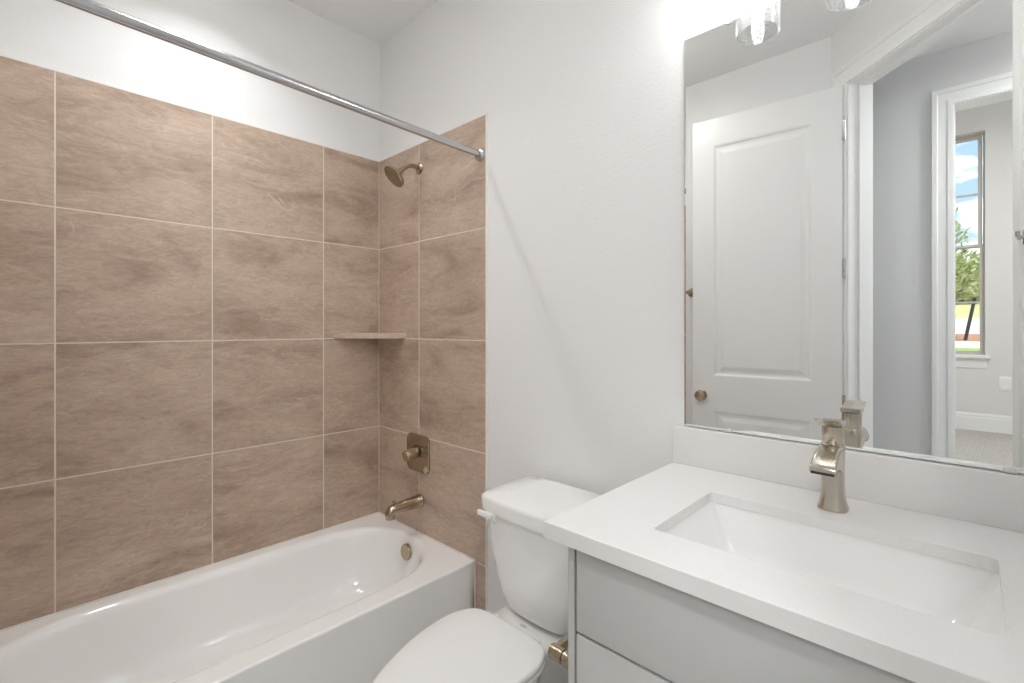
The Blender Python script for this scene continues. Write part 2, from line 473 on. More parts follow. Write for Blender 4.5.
# local x from the free edge to the hinge edge, face towards the mirror at y=0
dv = Vector((1.767 - 1.059, -1.443 + 1.388, 0)); DL = dv.length
LM = Matrix.Translation((1.059, -1.388, 0)) @ Matrix.Rotation(math.atan2(dv.y, dv.x), 4, 'Z')
q = MB()
pn = [(0.22, 0.805), (1.0, 2.29)]
Z0 = 0.012
panel_face(q, DL, 2.44 - Z0, [(a - Z0, b - Z0) for a, b in pn], 0.112, 0.585, 0.0, 1, LM @ Matrix.Translation((0, 0, Z0)))
panel_face(q, DL, 2.44 - Z0, [(a - Z0, b - Z0) for a, b in pn], 0.112, 0.585, -0.035, -1, LM @ Matrix.Translation((0, 0, Z0)))
q.add([LM @ Vector(p) for p in ((0, 0, Z0), (DL, 0, Z0), (DL, -0.035, Z0), (0, -0.035, Z0), (0, 0, 2.44), (DL, 0, 2.44), (DL, -0.035, 2.44), (0, -0.035, 2.44))],
      [(0, 1, 2, 3), (4, 5, 6, 7), (0, 3, 7, 4), (1, 2, 6, 5)])
door = struct(q.build('door_1', M['trim']), 'open white two-panel bathroom door, seen in the mirror', 'door')
for sgn, y0 in ((1, 0.0), (-1, -0.035)):
    q = MB()
    o_ = LM @ Vector((0.050, y0, 0.888)); ax = (LM.to_3x3() @ Vector((0, sgn, 0)))
    q.lathe([(0.0, 0), (0.031, 0), (0.031, 0.004), (0.027, 0.008), (0.012, 0.010), (0.011, 0.022), (0.020, 0.027), (0.027, 0.034), (0.028, 0.041), (0.024, 0.048), (0.012, 0.052), (0, 0.052)], o_, ax)
    kn = q.build('door_knob', M['bronze'], door, smooth=True)
    kn['label'] = 'round nickel door knob'
for z in (0.25, 0.90, 1.557, 2.22):
    q = MB()
    p = LM @ Vector((DL + 0.007, 0.002, z))
    q.lathe([(0.0, -0.047), (0.0065, -0.046), (0.0065, -0.016), (0.0055, -0.015), (0.0065, -0.014), (0.0065, 0.014), (0.0055, 0.015), (0.0065, 0.016), (0.0065, 0.046), (0.0, 0.047)], p, (0, 0, 1), 14)
    a = LM @ Vector((DL - 0.002, 0.0, z)); 
    q.box((DL - 0.001, -0.026, z - 0.045), (DL + 0.002, 0.0, z + 0.045), M4=LM)
    q.build('hinge', M['chrome'], door, smooth=True)

# towel bar on the wall behind the door
tb = thing('towel_bar', 'dark nickel towel bar on the wall behind the open door, seen in the mirror', 'towel bar', (0.99, FY, 1.48))
q = MB(); q.tube([(0.975, FY + 0.062, 1.483), (1.40, FY + 0.062, 1.483)], 0.009)
q.build('bar', M['bronze'], tb, smooth=True)
for x in (0.992, 1.385):
    q = MB(); q.lathe([(0, 0.001), (0.026, 0.001), (0.026, 0.006), (0.012, 0.010), (0.011, 0.066), (0.0, 0.070)], (x, FY, 1.483), (0, 1, 0), 24)
    q.build('bracket', M['bronze'], tb, smooth=True)
# robe hook on the right casing
rh = thing('robe_hook', 'small chrome hook on the right doorway casing, cut by the photo edge', 'hook', tuple(DM @ Vector((0.915, 0.02, 1.555))))
q = MB(); q.bevbox((0.910, 0.0205, 1.532), (0.942, 0.0245, 1.580), 0.0015, M4=DM); q.build('hook_plate', M['chrome'], rh, smooth=True)
q = MB(); q.tube([DM @ Vector(p) for p in ((0.926, 0.024, 1.560), (0.926, 0.040, 1.553), (0.926, 0.052, 1.548), (0.926, 0.058, 1.556), (0.926, 0.058, 1.570))], [0.006, 0.0055, 0.0055, 0.0055, 0.006]); q.build('hook_arm', M['chrome'], rh, smooth=True)

# ------------------------------------------------------------------ far room window
w = struct(box_obj('window_1', (WX0 - 0.02, RY + 0.0, WZ0 - 0.035), (WX1 + 0.045, RY + 0.05, WZ0 + 0.0), M['trim'], bevel=0.004), 'tall window of the far room, seen in the mirror', 'window')
struct(w)
q = MB(); q.box((WX0, RY - 0.2, WZ0 - 0.0), (WX1, RY, WZ0 + 0.004)); q.build('window_stool', M['trim'], w)
q = MB()
ap = [(0, 0), (0.018, 0), (0.016, -0.03), (0.010, -0.09), (0.010, -0.12), (0, -0.12)]
q.loft([[Vector((x + (0.0 if d == 0 else 0), RY + d, WZ0 - 0.035 + z)) for d, z in ap] for x in (WX0, WX1 + 0.02)])
q.build('window_apron', M['trim'], w)
def frame_rect(q, x0, x1, z0, z1, t_, y0, y1):
    q.box((x0, y0, z0), (x0 + t_, y1, z1)); q.box((x1 - t_, y0, z0), (x1, y1, z1))
    q.box((x0 + t_, y0, z0), (x1 - t_, y1, z0 + t_)); q.box((x0 + t_, y0, z1 - t_), (x1 - t_, y1, z1))
yb0, yb1 = RY - 0.17, RY - 0.11
q = MB(); frame_rect(q, WX0, WX1, WZ0 + 0.004, WZ1, 0.016, yb0 - 0.01, yb1 + 0.02); q.build('window_frame', M['winframe'], w, bevel=0.003)
q = MB(); frame_rect(q, WX0 + 0.022, WX1 - 0.022, 2.27, WZ1 - 0.022, 0.04, yb0, yb0 + 0.03)
q.box((WX0 + 0.062, yb0 + 0.005, 2.93), (WX1 - 0.062, yb0 + 0.02, 2.955)); us = q.build('sash', M['winframe'], w, bevel=0.003)
q = MB(); frame_rect(q, WX0 + 0.016, WX1 - 0.016, WZ0 + 0.02, 2.31, 0.030, yb0 + 0.032, yb0 + 0.062)
q.box((WX0 + 0.046, yb0 + 0.037, 1.575), (WX1 - 0.046, yb0 + 0.052, 1.60)); ls = q.build('sash', M['winframe'], w, bevel=0.003)
q = MB(); q.box((WX0 + 0.06, yb0 + 0.012, 2.31), (WX1 - 0.06, yb0 + 0.016, WZ1 - 0.06)); q.build('pane', M['winglass'], us)
q = MB(); q.box((WX0 + 0.045, yb0 + 0.044, WZ0 + 0.05), (WX1 - 0.045, yb0 + 0.048, 2.27)); q.build('pane', M['winglass'], ls)
# outlet
ot = thing('wall_outlet', 'white electrical outlet to the right of the far window, seen in the mirror', 'outlet', (2.525, RY, 0.60))
q = MB(); q.bevbox((2.473, RY + 0.0005, 0.515), (2.577, RY + 0.008, 0.685), 0.003); q.build('cover_plate', M['trim'], ot, smooth=True)
for z in (0.565, 0.635):
    q = MB(); q.loft([[Vector((p.x, RY + yy, z + p.y)) for p in rrect(2.525, 0, 0, 0.026, 0.024, 0.014)] for yy in (0.0075, 0.0095)])
    for dx in (-0.009, 0.009):
        q.box((2.525 + dx - 0.002, RY + 0.0095, z - 0.004), (2.525 + dx + 0.002, RY + 0.010, z + 0.011))
    q.build('receptacle', M['trim'], ot)

# ------------------------------------------------------------------ outside the window
def depth(yp): return -0.0 + 0.7243 * (yp + 1.324)
def zat(yp, v): return 1.27 + (327.7 - v) / 480.0 * depth(yp)
strips = [('lawn', 'grass', 7.15, 372, 10.0, 348, 'green front lawn outside the far window', 'lawn'),
          ('sidewalk', 'walk', 10.0, 348, 11.4, 341.5, 'pale concrete sidewalk beyond the lawn', 'sidewalk'),
          ('mulch_bed', 'mulch', 11.4, 341.5, 13.2, 334, 'reddish brown mulch bed beyond the sidewalk', 'mulch bed'),
          ('road', 'road', 13.2, 334, 18.0, 318, 'pale concrete road outside the far window', 'road'),
          ('grass_field', 'field', 18.0, 318, 60.0, 296, 'dry yellow green field beyond the road', 'field')]
for nm, mt, ya, va, yb, vb, lab, cat in strips:
    q = MB(); za, zb = zat(ya, va), zat(yb, vb)
    X0, X1 = -16, 22
    q.add([(X0, -ya, za), (X1, -ya, za), (X1, -yb, zb), (X0, -yb, zb), (X0, -ya, za - 0.3), (X1, -ya, za - 0.3), (X1, -yb, zb - 0.3), (X0, -yb, zb - 0.3)],
          [(0, 1, 2, 3), (4, 7, 6, 5), (0, 4, 5, 1), (1, 5, 6, 2), (2, 6, 7, 3), (3, 7, 4, 0)])
    struct(q.build(nm, M[mt]), lab, cat)

def foliage(q, centre, rad, n, size, rnd):
    for _ in range(n):
        d = Vector((rnd.gauss(0, 1), rnd.gauss(0, 1), rnd.gauss(0, 1))).normalized() * (rnd.random() ** 0.4)
        p = Vector(centre) + Vector((d.x * rad[0], d.y * rad[1], d.z * rad[2]))
        a = Vector((rnd.gauss(0, 1), rnd.gauss(0, 1), rnd.gauss(0, 1))).normalized()
        b_ = a.orthogonal().normalized(); s_ = size * (0.6 + 0.8 * rnd.random())
        c_ = a.cross(b_)
        q.add([p - b_ * s_, p + c_ * s_ * 0.45, p + b_ * s_, p - c_ * s_ * 0.45], [(0, 1, 2, 3)])
rnd = random.Random(3)
yt = -12.0
tr = thing('young_tree', 'young leafy green street tree outside the far window, seen in the mirror', 'tree', (1.78, yt, 0.95))
q = MB(); q.tube([(1.78, yt, 0.85), (1.80, yt, 1.8), (1.86, yt, 2.6), (1.90, yt, 3.4)], [0.05, 0.042, 0.03, 0.01], 10)
for i in range(16):
    z = 1.9 + i * 0.09; a = i * 2.4
    q.tube([(1.84, yt, z), (1.84 + 0.25 * math.cos(a), yt + 0.25 * math.sin(a), z + 0.12), (1.84 + 0.5 * math.cos(a), yt + 0.5 * math.sin(a), z + 0.3)], [0.014, 0.010, 0.004], 6)
q.build('trunk', M['bark'], tr, smooth=True)
q = MB()
foliage(q, (1.95, yt, 2.35), (0.62, 0.6, 0.55), 1500, 0.055, rnd)
foliage(q, (1.88, yt, 3.1), (0.34, 0.34, 0.42), 330, 0.05, rnd)
foliage(q, (1.86, yt, 3.55), (0.22, 0.22, 0.3), 60, 0.05, rnd)
q.build('foliage', M['leaf'], tr)
q = MB(); q.tube([(2.105, -11.6, 0.70), (2.295, -11.8, 1.86)], [0.03, 0.028], 10)
tag(q.build('tree_stake', M['dark'], smooth=True), 'thin dark slanted stake leaning beside the young tree', 'stake')
for k, (x, y, r_, z) in enumerate(((1.2, -34, 3.0, 4.0), (4.2, -38, 3.2, 4.4))):
    t2 = thing('distant_tree', ['bushy green tree beyond the field, left of the window view', 'bushy green tree beyond the field, right of the window view'][k], 'tree', (x, y, 1.5), 'trees beyond the field')
    q = MB(); q.tube([(x, y, 0.8), (x + 0.1, y, z)], [0.2, 0.08], 10); q.build('trunk', M['bark'], t2, smooth=True)
    q = MB()
    for c in range(7):
        foliage(q, (x + rnd.uniform(-1.6, 1.6), y + rnd.uniform(-1, 1), z - 0.6 + rnd.uniform(-1.0, 1.1)), (1.5, 1.4, 1.1), 420, 0.20, rnd)
    q.build('foliage', M['leaf2'], t2)

# ------------------------------------------------------------------ tile surround
TZ = [2.1264, 1.6737, 1.2185, 0.7633, 0.3081, 0.0]
def tile_wall(name, ucoords, mapping, label, dark_seed):
    rr = random.Random(dark_seed); q = MB(); gq = MB(); gg = 0.0025
    for i in range(len(ucoords) - 1):
        for j in range(len(TZ) - 1):
            u0, u1 = ucoords[i] + gg, ucoords[i + 1] - gg
            z1, z0 = TZ[j] - (gg if j else 0), TZ[j + 1] + gg
            off = (rr.uniform(3, 40), rr.uniform(3, 40), rr.uniform(3, 40))
            pts = [mapping(u, d, z) for (u, d, z) in ((u0, -0.004, z0), (u1, -0.004, z0), (u1, -0.004, z1), (u0, -0.004, z1),
                   (u0, -0.0008, z0), (u1, -0.0008, z0), (u1, -0.0008, z1), (u0, -0.0008, z1),
                   (u0 + .0008, 0, z0 + .0008), (u1 - .0008, 0, z0 + .0008), (u1 - .0008, 0, z1 - .0008), (u0 + .0008, 0, z1 - .0008))]
            fs = [(8, 9, 10, 11)]
            for a in (0, 4):
                for k in range(4):
                    fs.append((a + k, a + (k + 1) % 4, a + 4 + (k + 1) % 4, a + 4 + k))
            q.add(pts, fs, off)
    o = struct(q.build(name, M['tile']), label, 'wall tile')
    a = mapping(ucoords[0], -0.008, 0); b_ = mapping(ucoords[-1], -0.0009, TZ[0])
    lo = [min(a[i], b_[i]) for i in range(3)]; hi = [max(a[i], b_[i]) for i in range(3)]
    gq.box(lo, hi); gq.build('grout', M['grout'], o)
    return o
tile_wall('tile_surround_left', [0.0, 0.2945, 0.7545, 1.2145, 1.535], lambda u, d, z: Vector((d, -u, z)), 'tan stone-look tiles on the long wall behind the bathtub', 11)
tile_wall('tile_surround_back', [0.0, 0.349, 0.803], lambda u, d, z: Vector((u, -d, z)), 'tan stone-look tiles on the shower head wall', 26)
tile_wall('tile_surround_front', [0.0, 0.343, 0.803], lambda u, d, z: Vector((u, FY + 0.008 + d, z)), 'tan stone-look tiles at the camera end of the bathtub', 33)
q = MB()
q.bevbox((0.8025, -0.0015, 0), (0.8075, 0.0082, TZ[0] + 0.004), 0.001); q.box((0.0, -0.0005, TZ[0]), (0.8075, 0.0082, TZ[0] + 0.004))
q.box((-0.0082, -1.535, TZ[0]), (0.0005, 0.0, TZ[0] + 0.004))
struct(q.build('trim_3', M['caulk']), 'thin white edge strip around the tan tiles', 'tile trim')

# corner shelf
q = MB()
for_top = []
pts = [(0, 0), (0.243, 0)]
for k in range(1, 12):
    t_ = k / 12; x = 0.243 * (1 - t_); y = -0.243 * t_
    bow = 0.012 * math.sin(PI * t_)
    pts.append((x + bow * S2, y - bow * S2))
pts.append((0, -0.243))
q.loft([[Vector((x, y, z)) for x, y in pts] for z in (1.217, 1.244)])
sh = q.build('corner_shelf', M['tile'], bevel=0.002); tag(sh, 'small tan stone triangular shelf in the tiled tub corner', 'shelf')

# ------------------------------------------------------------------ bathtub
tub = thing('bathtub', 'white alcove bathtub with flat apron against the tan tiled corner', 'bathtub', (0.37, -0.77, 0))
N = 128
RZ = 0.316; TX0, TX1, TY0, TY1 = 0.0005, 0.742, -1.526, -0.0005
def capsule(x0, x1, y0, y1, cap0, cap1, z, e=2.25):
    pts = []; cx = (x0 + x1) / 2; hx = (x1 - x0) / 2
    ya, yb_ = y0 + cap0, y1 - cap1
    for k in range(N):
        a = 2 * PI * (k + 0.5) / N; c, s_ = math.cos(a), math.sin(a)
        px = cx + hx * math.copysign(abs(c) ** (2 / e), c)
        sy = math.copysign(abs(s_) ** (2 / e), s_)
        py = (yb_ + cap1 * sy) if s_ > 0 else (ya + cap0 * sy)
        pts.append(Vector((px, py, z)))
    return pts
def rect_loop(x0, x1, y0, y1, z, ref, r=0.0):
    cx, cy = 0.358, (y0 + y1) / 2; out = []
    for p in ref:
        d = Vector((p.x - cx, p.y - cy))
        # map capsule direction onto the rectangle, keeping long sides aligned
        ts = []
        if d.x > 1e-9: ts.append((x1 - cx) / d.x)
        if d.x < -1e-9: ts.append((x0 - cx) / d.x)
        if d.y > 1e-9: ts.append((y1 - cy) / d.y)
        if d.y < -1e-9: ts.append((y0 - cy) / d.y)
        t_ = min(ts)
        out.append(Vector((cx + d.x * t_, cy + d.y * t_, z)))
    # snap nearest points to the corners
    for c in ((x0, y0), (x0, y1), (x1, y0), (x1, y1)):
        i = min(range(N), key=lambda i: (out[i].x - c[0]) ** 2 + (out[i].y - c[1]) ** 2)
        out[i].x, out[i].y = c
    return out
ref = capsule(0.072, 0.644, -1.43, -0.058, 0.34, 0.33, RZ)
outer_t = rect_loop(TX0, TX1, TY0, TY1, RZ, ref)
loops = []
def out_l(ins, z):
    return [Vector((min(max(p.x, TX0 + ins), TX1 - ins), min(max(p.y, TY0 + ins), TY1 - ins), z)) for p in outer_t]
loops.append(out_l(0.010, 0.0))
loops.append(out_l(0.003, RZ - 0.10))
loops.append(out_l(0.0005, RZ - 0.012))
loops.append(out_l(0.0, RZ - 0.006))
loops.append(out_l(0.0017, RZ - 0.0017))
loops.append(out_l(0.006, RZ))
loops.append(out_l(0.010, RZ))
loops.append(capsule(0.046, 0.674, -1.458, -0.032, 0.36, 0.35, RZ))
loops.append(capsule(0.050, 0.669, -1.454, -0.036, 0.355, 0.345, RZ))
loops.append(capsule(0.056, 0.662, -1.448, -0.042, 0.35, 0.34, RZ - 0.0010))
loops.append(capsule(0.062, 0.654, -1.442, -0.048, 0.347, 0.337, RZ - 0.0035))
loops.append(capsule(0.068, 0.647, -1.436, -0.054, 0.345, 0.335, RZ - 0.008))
loops.append(capsule(0.074, 0.640, -1.428, -0.060, 0.34, 0.33, RZ - 0.016))
loops.append(capsule(0.080, 0.633, -1.42, -0.065, 0.335, 0.325, RZ - 0.030))
loops.append(capsule(0.086, 0.625, -1.41, -0.070, 0.33, 0.32, RZ - 0.055))
loops.append(capsule(0.100, 0.606, -1.37, -0.082, 0.32, 0.30, RZ - 0.12))
loops.append(capsule(0.115, 0.592, -1.31, -0.098, 0.30, 0.28, 0.12))
loops.append(capsule(0.135, 0.574, -1.26, -0.120, 0.28, 0.26, 0.075))
loops.append(capsule(0.170, 0.540, -1.20, -0.160, 0.24, 0.22, 0.050))
loops.append(capsule(0.230, 0.480, -1.10, -0.230, 0.15, 0.14, 0.042))
loops.append(capsule(0.300, 0.410, -0.95, -0.300, 0.06, 0.06, 0.040))
q = MB(); q.loft(loops, False, True); q.build('tub_shell', M['tub'], tub, smooth=True, angle=None)
q = MB(); q.tube([(TX1 - 0.001, -0.0025, 0.0), (TX1 - 0.001, -0.0025, RZ)], 0.003, 8); q.tube([(0.004, -0.003, RZ + 0.001), (TX1, -0.003, RZ + 0.001)], 0.003, 8)
q.tube([(0.003, -1.52, RZ + 0.001), (0.003, -0.004, RZ + 0.001)], 0.003, 8)
struct(q.build('trim_4', M['caulk'], smooth=True), 'bead of white caulk where the bathtub meets the tiles', 'caulk')
q = MB(); nrm = Vector((0, -1, 0.10)).normalized()
q.lathe([(0, -0.006), (0.036, -0.006), (0.036, 0.003), (0.034, 0.006), (0.006, 0.007), (0, 0.006)], (0.362, -0.080, 0.254), nrm, 32)
ov = q.build('overflow_plate', M['bronze'], tub, smooth=True); ov['label'] = 'round nickel overflow plate'
q = MB(); q.lathe([(0, 0), (0.034, 0), (0.034, 0.003), (0.026, 0.004), (0.024, 0.001), (0, 0.001)], (0.355, -0.27, 0.0425), (0, 0, 1), 28)
q.lathe([(0, 0), (0.018, 0.0), (0.018, 0.008), (0, 0.010)], (0.355, -0.27, 0.0425), (0, 0, 1), 24); q.build('drain', M['bronze'], tub, smooth=True)

# ------------------------------------------------------------------ tub spout, valve, shower head, rod
sp = thing('tub_spout', 'nickel tub spout on the tiled wall above the bathtub corner', 'faucet', (0.362, 0, 0.464))
q = MB()
q.tube([(0.362, -0.0005, 0.468), (0.362, -0.008, 0.468), (0.362, -0.010, 0.468), (0.361, -0.060, 0.466), (0.359, -0.105, 0.464), (0.358, -0.140, 0.4625), (0.3575, -0.153, 0.4595), (0.357, -0.159, 0.450), (0.357, -0.160, 0.436), (0.357, -0.160, 0.425)],
       [0.031, 0.031, 0.0285, 0.027, 0.025, 0.0238, 0.0232, 0.0220, 0.0205, 0.0200], 28)
q.build('spout_body', M['bronze'], sp, smooth=True, angle=60)
q = MB(); q.lathe([(0, 0), (0.004, 0), (0.004, 0.008), (0.007, 0.009), (0.007, 0.016), (0, 0.018)], (0.357, -0.140, 0.482), (0, -0.1, 1), 16); q.build('diverter_knob', M['bronze'], sp, smooth=True)

va = thing('shower_valve', 'nickel shower valve with rounded square plate on the tiled wall', 'shower valve', (0.348, 0, 0.685))
q = MB()
def plate(h, z_): return [Vector((0.348 + p.x, z_, 0.685 + p.y)) for p in rrect(0, 0, 0, h, h, 0.030)]
q.loft([plate(0.087, -0.0005), plate(0.087, -0.006), plate(0.083, -0.010), plate(0.05, -0.012)]); q.build('escutcheon', M['bronze'], va, smooth=True)
q = MB(); q.lathe([(0.0, 0.012), (0.030, 0.012), (0.030, 0.017), (0.0, 0.018)], (0.348, 0, 0.695), (0, -1, 0)); q.build('collar', M['dark'], va, smooth=True)
q = MB(); q.lathe([(0.0, 0.016), (0.0275, 0.016), (0.0275, 0.022), (0.0265, 0.050), (0.0245, 0.074), (0.023, 0.077), (0, 0.078)], (0.348, 0, 0.695), (0, -1, -0.16))
q.build('knob', M['bronze'], va, smooth=True)

shd = thing('wall_shower', 'round nickel shower head on a bent arm high on the tiled wall', 'shower head', (0.356, 0, 2.01))
q = MB(); q.lathe([(0, 0.0005), (0.027, 0.0005), (0.027, 0.004), (0.020, 0.010), (0.011, 0.013), (0, 0.014)], (0.356, 0, 2.012), (0, -1, 0)); q.build('flange', M['bronze'], shd, smooth=True)
q = MB(); q.tube([(0.356, -0.002, 2.012), (0.357, -0.035, 2.014), (0.358, -0.060, 2.010), (0.359, -0.080, 1.998), (0.360, -0.100, 1.980), (0.360, -0.108, 1.972)], 0.0105); q.build('arm', M['bronze'], shd, smooth=True)
hd = Vector((-0.16, -0.70, -0.68)).normalized(); ho = Vector((0.360, -0.104, 1.977))
q = MB(); q.lathe([(0, -0.004), (0.013, -0.002), (0.015, 0.006), (0.013, 0.014), (0.016, 0.022), (0.040, 0.032), (0.053, 0.037), (0.055, 0.041), (0.055, 0.050), (0.051, 0.053), (0, 0.052)], ho, hd, 36)
hb = q.build('spray_head', M['bronze'], shd, smooth=True)
q = MB()
px_ = hd.orthogonal().normalized(); py_ = hd.cross(px_)
for rr_, cnt in ((0.012, 6), (0.024, 12), (0.036, 18), (0.047, 24)):
    for k in range(cnt):
        a = 2 * PI * k / cnt
        q.lathe([(0.0014, 0.0515), (0.0012, 0.0545), (0.0, 0.055)], ho + (px_ * math.cos(a) + py_ * math.sin(a)) * rr_, hd, 6, True, False)
q.build('nozzles', M['dark'], hb)

rod = thing('shower_rod', 'polished steel shower curtain rod crossing above the bathtub', 'curtain rod', (0.78, 0, 1.976))
q = MB(); q.tube([(0.773, -0.004, 1.972), (0.781, -1.522, 1.996)], 0.0135, 28); q.build('rod', M['chrome'], rod, smooth=True)
for y, s_, z in ((-0.0005, -1, 1.972), (-1.5265, 1, 1.996)):
    q = MB(); q.lathe([(0, 0), (0.027, 0.0), (0.027, 0.004), (0.024, 0.012), (0.018, 0.016), (0, 0.017)], ((0.773 if s_ < 0 else 0.781), y, z), (0, s_, 0)); q.build('end_flange', M['chrome'], rod, smooth=True)

# recessed light above the bathtub
rl = thing('recessed_light', 'round recessed ceiling light above the bathtub', 'ceiling light', (0.39, -0.82, H))
q = MB(); q.lathe([(0.062, -0.002), (0.085, -0.001), (0.085, 0.004), (0.070, 0.007), (0.062, 0.004)], (0.39, -0.82, H), (0, 0, -1), 40, False, False); q.build('trim_ring', M['trim'], rl, smooth=True)
q = MB(); q.lathe([(0, 0.0), (0.062, 0.001), (0.062, 0.002), (0, 0.003)], (0.39, -0.82, H), (0, 0, -1), 40); q.build('lens', M['lens'], rl)
hl = thing('hall_fill_light', 'added flush round fill light on the hall ceiling, out of view', 'ceiling light', (2.9, -1.78, H))  # invented fixture to carry the hall fill lamp
q = MB(); q.lathe([(0, 0.001), (0.17, 0.001), (0.17, 0.02), (0.16, 0.025), (0, 0.026)], (2.9, -1.78, H), (0, 0, -1), 40); q.build('base_pan', M['trim'], hl, smooth=True)
q = MB(); q.lathe([(0.155, 0.026), (0.15, 0.06), (0.12, 0.09), (0.06, 0.105), (0, 0.108)], (2.9, -1.78, H), (0, 0, -1), 40); q.build('glass_bowl', M['lens'], hl, smooth=True)
bl = thing('bathroom_fill_light', 'added flush round fill light on the bathroom ceiling, out of view', 'ceiling light', (0.95, -0.92, H))  # invented fixture to carry the bathroom fill lamp
q = MB(); q.lathe([(0, 0.001), (0.15, 0.001), (0.15, 0.018), (0.14, 0.022), (0, 0.023)], (0.95, -0.92, H), (0, 0, -1), 40); q.build('base_pan', M['trim'], bl, smooth=True)
q = MB(); q.lathe([(0.138, 0.023), (0.135, 0.05), (0.10, 0.075), (0.05, 0.088), (0, 0.09)], (0.95, -0.92, H), (0, 0, -1), 40); q.build('glass_bowl', M['lens'], bl, smooth=True)
rl2 = thing('room_fill_light', 'added flush round fill light on the far room ceiling, out of view', 'ceiling light', (2.9, -4.6, 4.1))  # invented fixture to carry the far room fill lamp
q = MB(); q.lathe([(0, 0.001), (0.25, 0.001), (0.25, 0.02), (0.2, 0.12), (0, 0.15)], (2.9, -4.6, 4.1), (0, 0, -1), 40); q.build('shade', M['lens'], rl2, smooth=True)

# ------------------------------------------------------------------ toilet
TCX = 1.256; SCX = TCX - 0.018
to = thing('toilet', 'white two-piece toilet with closed lid between bathtub and vanity', 'toilet', (TCX, -0.3, 0))
def sup(cx, cy, z, hx, hyf, hyb, e, n_=64):
    pts = []
    for k in range(n_):
        a = 2 * PI * (k + 0.5) / n_; c, s_ = math.cos(a), math.sin(a)
        pts.append(Vector((cx + hx * math.copysign(abs(c) ** (2 / e), c), cy + (hyb if s_ > 0 else hyf) * math.copysign(abs(s_) ** (2 / e), s_), z)))
    return pts
def tank_loop(z, hx, yf, bow=0.018, r_=0.03, yb_=-0.018, n_=10):
    # front edge bowed, back straight, rounded corners
    pts = []
    L_ = rrect(0, (yf + yb_) / 2, z, hx, (yb_ - yf) / 2, r_, n_)
    for p in L_:
        if p.y < (yf + yb_) / 2:
            p.y -= bow * (1 - (p.x / hx) ** 2)
        pts.append(Vector((TCX + p.x, p.y, z)))
    return pts
def dens(pts, n_=64):
    # resample a closed loop so bowed straight runs have points
    L_ = [0.0]
    for i in range(len(pts)): L_.append(L_[-1] + (pts[(i + 1) % len(pts)] - pts[i]).length)
    out = []; T_ = L_[-1]; j = 0
    for k in range(n_):
        s_ = T_ * k / n_
        while L_[j + 1] < s_: j += 1
        f = (s_ - L_[j]) / max(L_[j + 1] - L_[j], 1e-9)
        out.append(pts[j].lerp(pts[(j + 1) % len(pts)], f))
    return out
def tank_d(z, hx, yf, bow, r_):
    L_ = dens(rrect(0, (yf - 0.018) / 2, z, hx, (-0.018 - yf) / 2, r_, 8), 96)
    ym = (yf - 0.018) / 2
    return [Vector((TCX + p.x, p.y - (bow * (1 - (p.x / hx) ** 2) if p.y < ym else 0), z)) for p in L_]
q = MB()
q.loft([tank_d(0.3795, 0.095, -0.215, 0.010, 0.03), tank_d(0.381, 0.112, -0.222, 0.012, 0.035), tank_d(0.388, 0.125, -0.228, 0.013, 0.04), tank_d(0.405, 0.139, -0.232, 0.014, 0.04), tank_d(0.435, 0.154, -0.236, 0.015, 0.04),
        tank_d(0.48, 0.167, -0.239, 0.016, 0.038), tank_d(0.54, 0.178, -0.242, 0.017, 0.034), tank_d(0.60, 0.186, -0.245, 0.018, 0.030), tank_d(0.690, 0.194, -0.252, 0.018, 0.026)])
q.build('tank', M['porcelain'], to, smooth=True, angle=60)
q = MB()
q.loft([tank_d(0.686, 0.196, -0.258, 0.019, 0.028), tank_d(0.688, 0.205, -0.265, 0.020, 0.030), tank_d(0.722, 0.208, -0.267, 0.020, 0.030), tank_d(0.731, 0.204, -0.264, 0.020, 0.028), tank_d(0.735, 0.196, -0.257, 0.019, 0.026), tank_d(0.737, 0.12, -0.19, 0.01, 0.02)])
q.build('tank_lid', M['porcelain'], to, smooth=True, angle=60)
q = MB(); q.bevbox((1.100, -0.276, 0.664), (1.136, -0.250, 0.692), 0.004); q.bevbox((1.066, -0.288, 0.670), (1.130, -0.274, 0.688), 0.005, 3)
fl = q.build('flush_lever', M['seat'], to, smooth=True)
# bowl with rear deck
def bowl_loop(z, s_=1.0, d_=0.0, front=-0.775, w=0.183, deckw=0.118, yc=-0.44):
    pts = []; n_ = 96
    prof = []
    def half(y):
        if y < yc: 
            t_ = (yc - y) / (yc - front); return w * max(0.0, 1 - t_ ** 2.1) ** 0.60
        t_ = min(1.0, (y - yc) / (-0.27 - yc)); u_ = t_ * t_ * (3 - 2 * t_); return w + (deckw - w) * u_
    ys = [front + (-0.03 - front) * (1 - math.cos(PI * k / 48)) / 2 for k in range(49)]
    L_ = [(half(y), y) for y in ys]
    right = [Vector((SCX + h * s_, y, z)) for h, y in L_]
    left = [Vector((SCX - h * s_, y, z)) for h, y in reversed(L_)]
    return right + left[:-1]
q = MB()
q.loft([bowl_loop(0.0, 0.60, front=-0.60, w=0.17, deckw=0.19), bowl_loop(0.03, 0.57, front=-0.59, w=0.17, deckw=0.19), bowl_loop(0.14, 0.56, front=-0.60, w=0.17, deckw=0.18), bowl_loop(0.24, 0.70, front=-0.66, w=0.18, deckw=0.15),
        bowl_loop(0.295, 0.90, front=-0.73), bowl_loop(0.335, 0.97, front=-0.757), bowl_loop(0.357, 0.99, front=-0.763), bowl_loop(0.367, 0.985, front=-0.762), bowl_loop(0.370, 0.96, front=-0.752)])
q.build('bowl', M['porcelain'], to, smooth=True, angle=60)
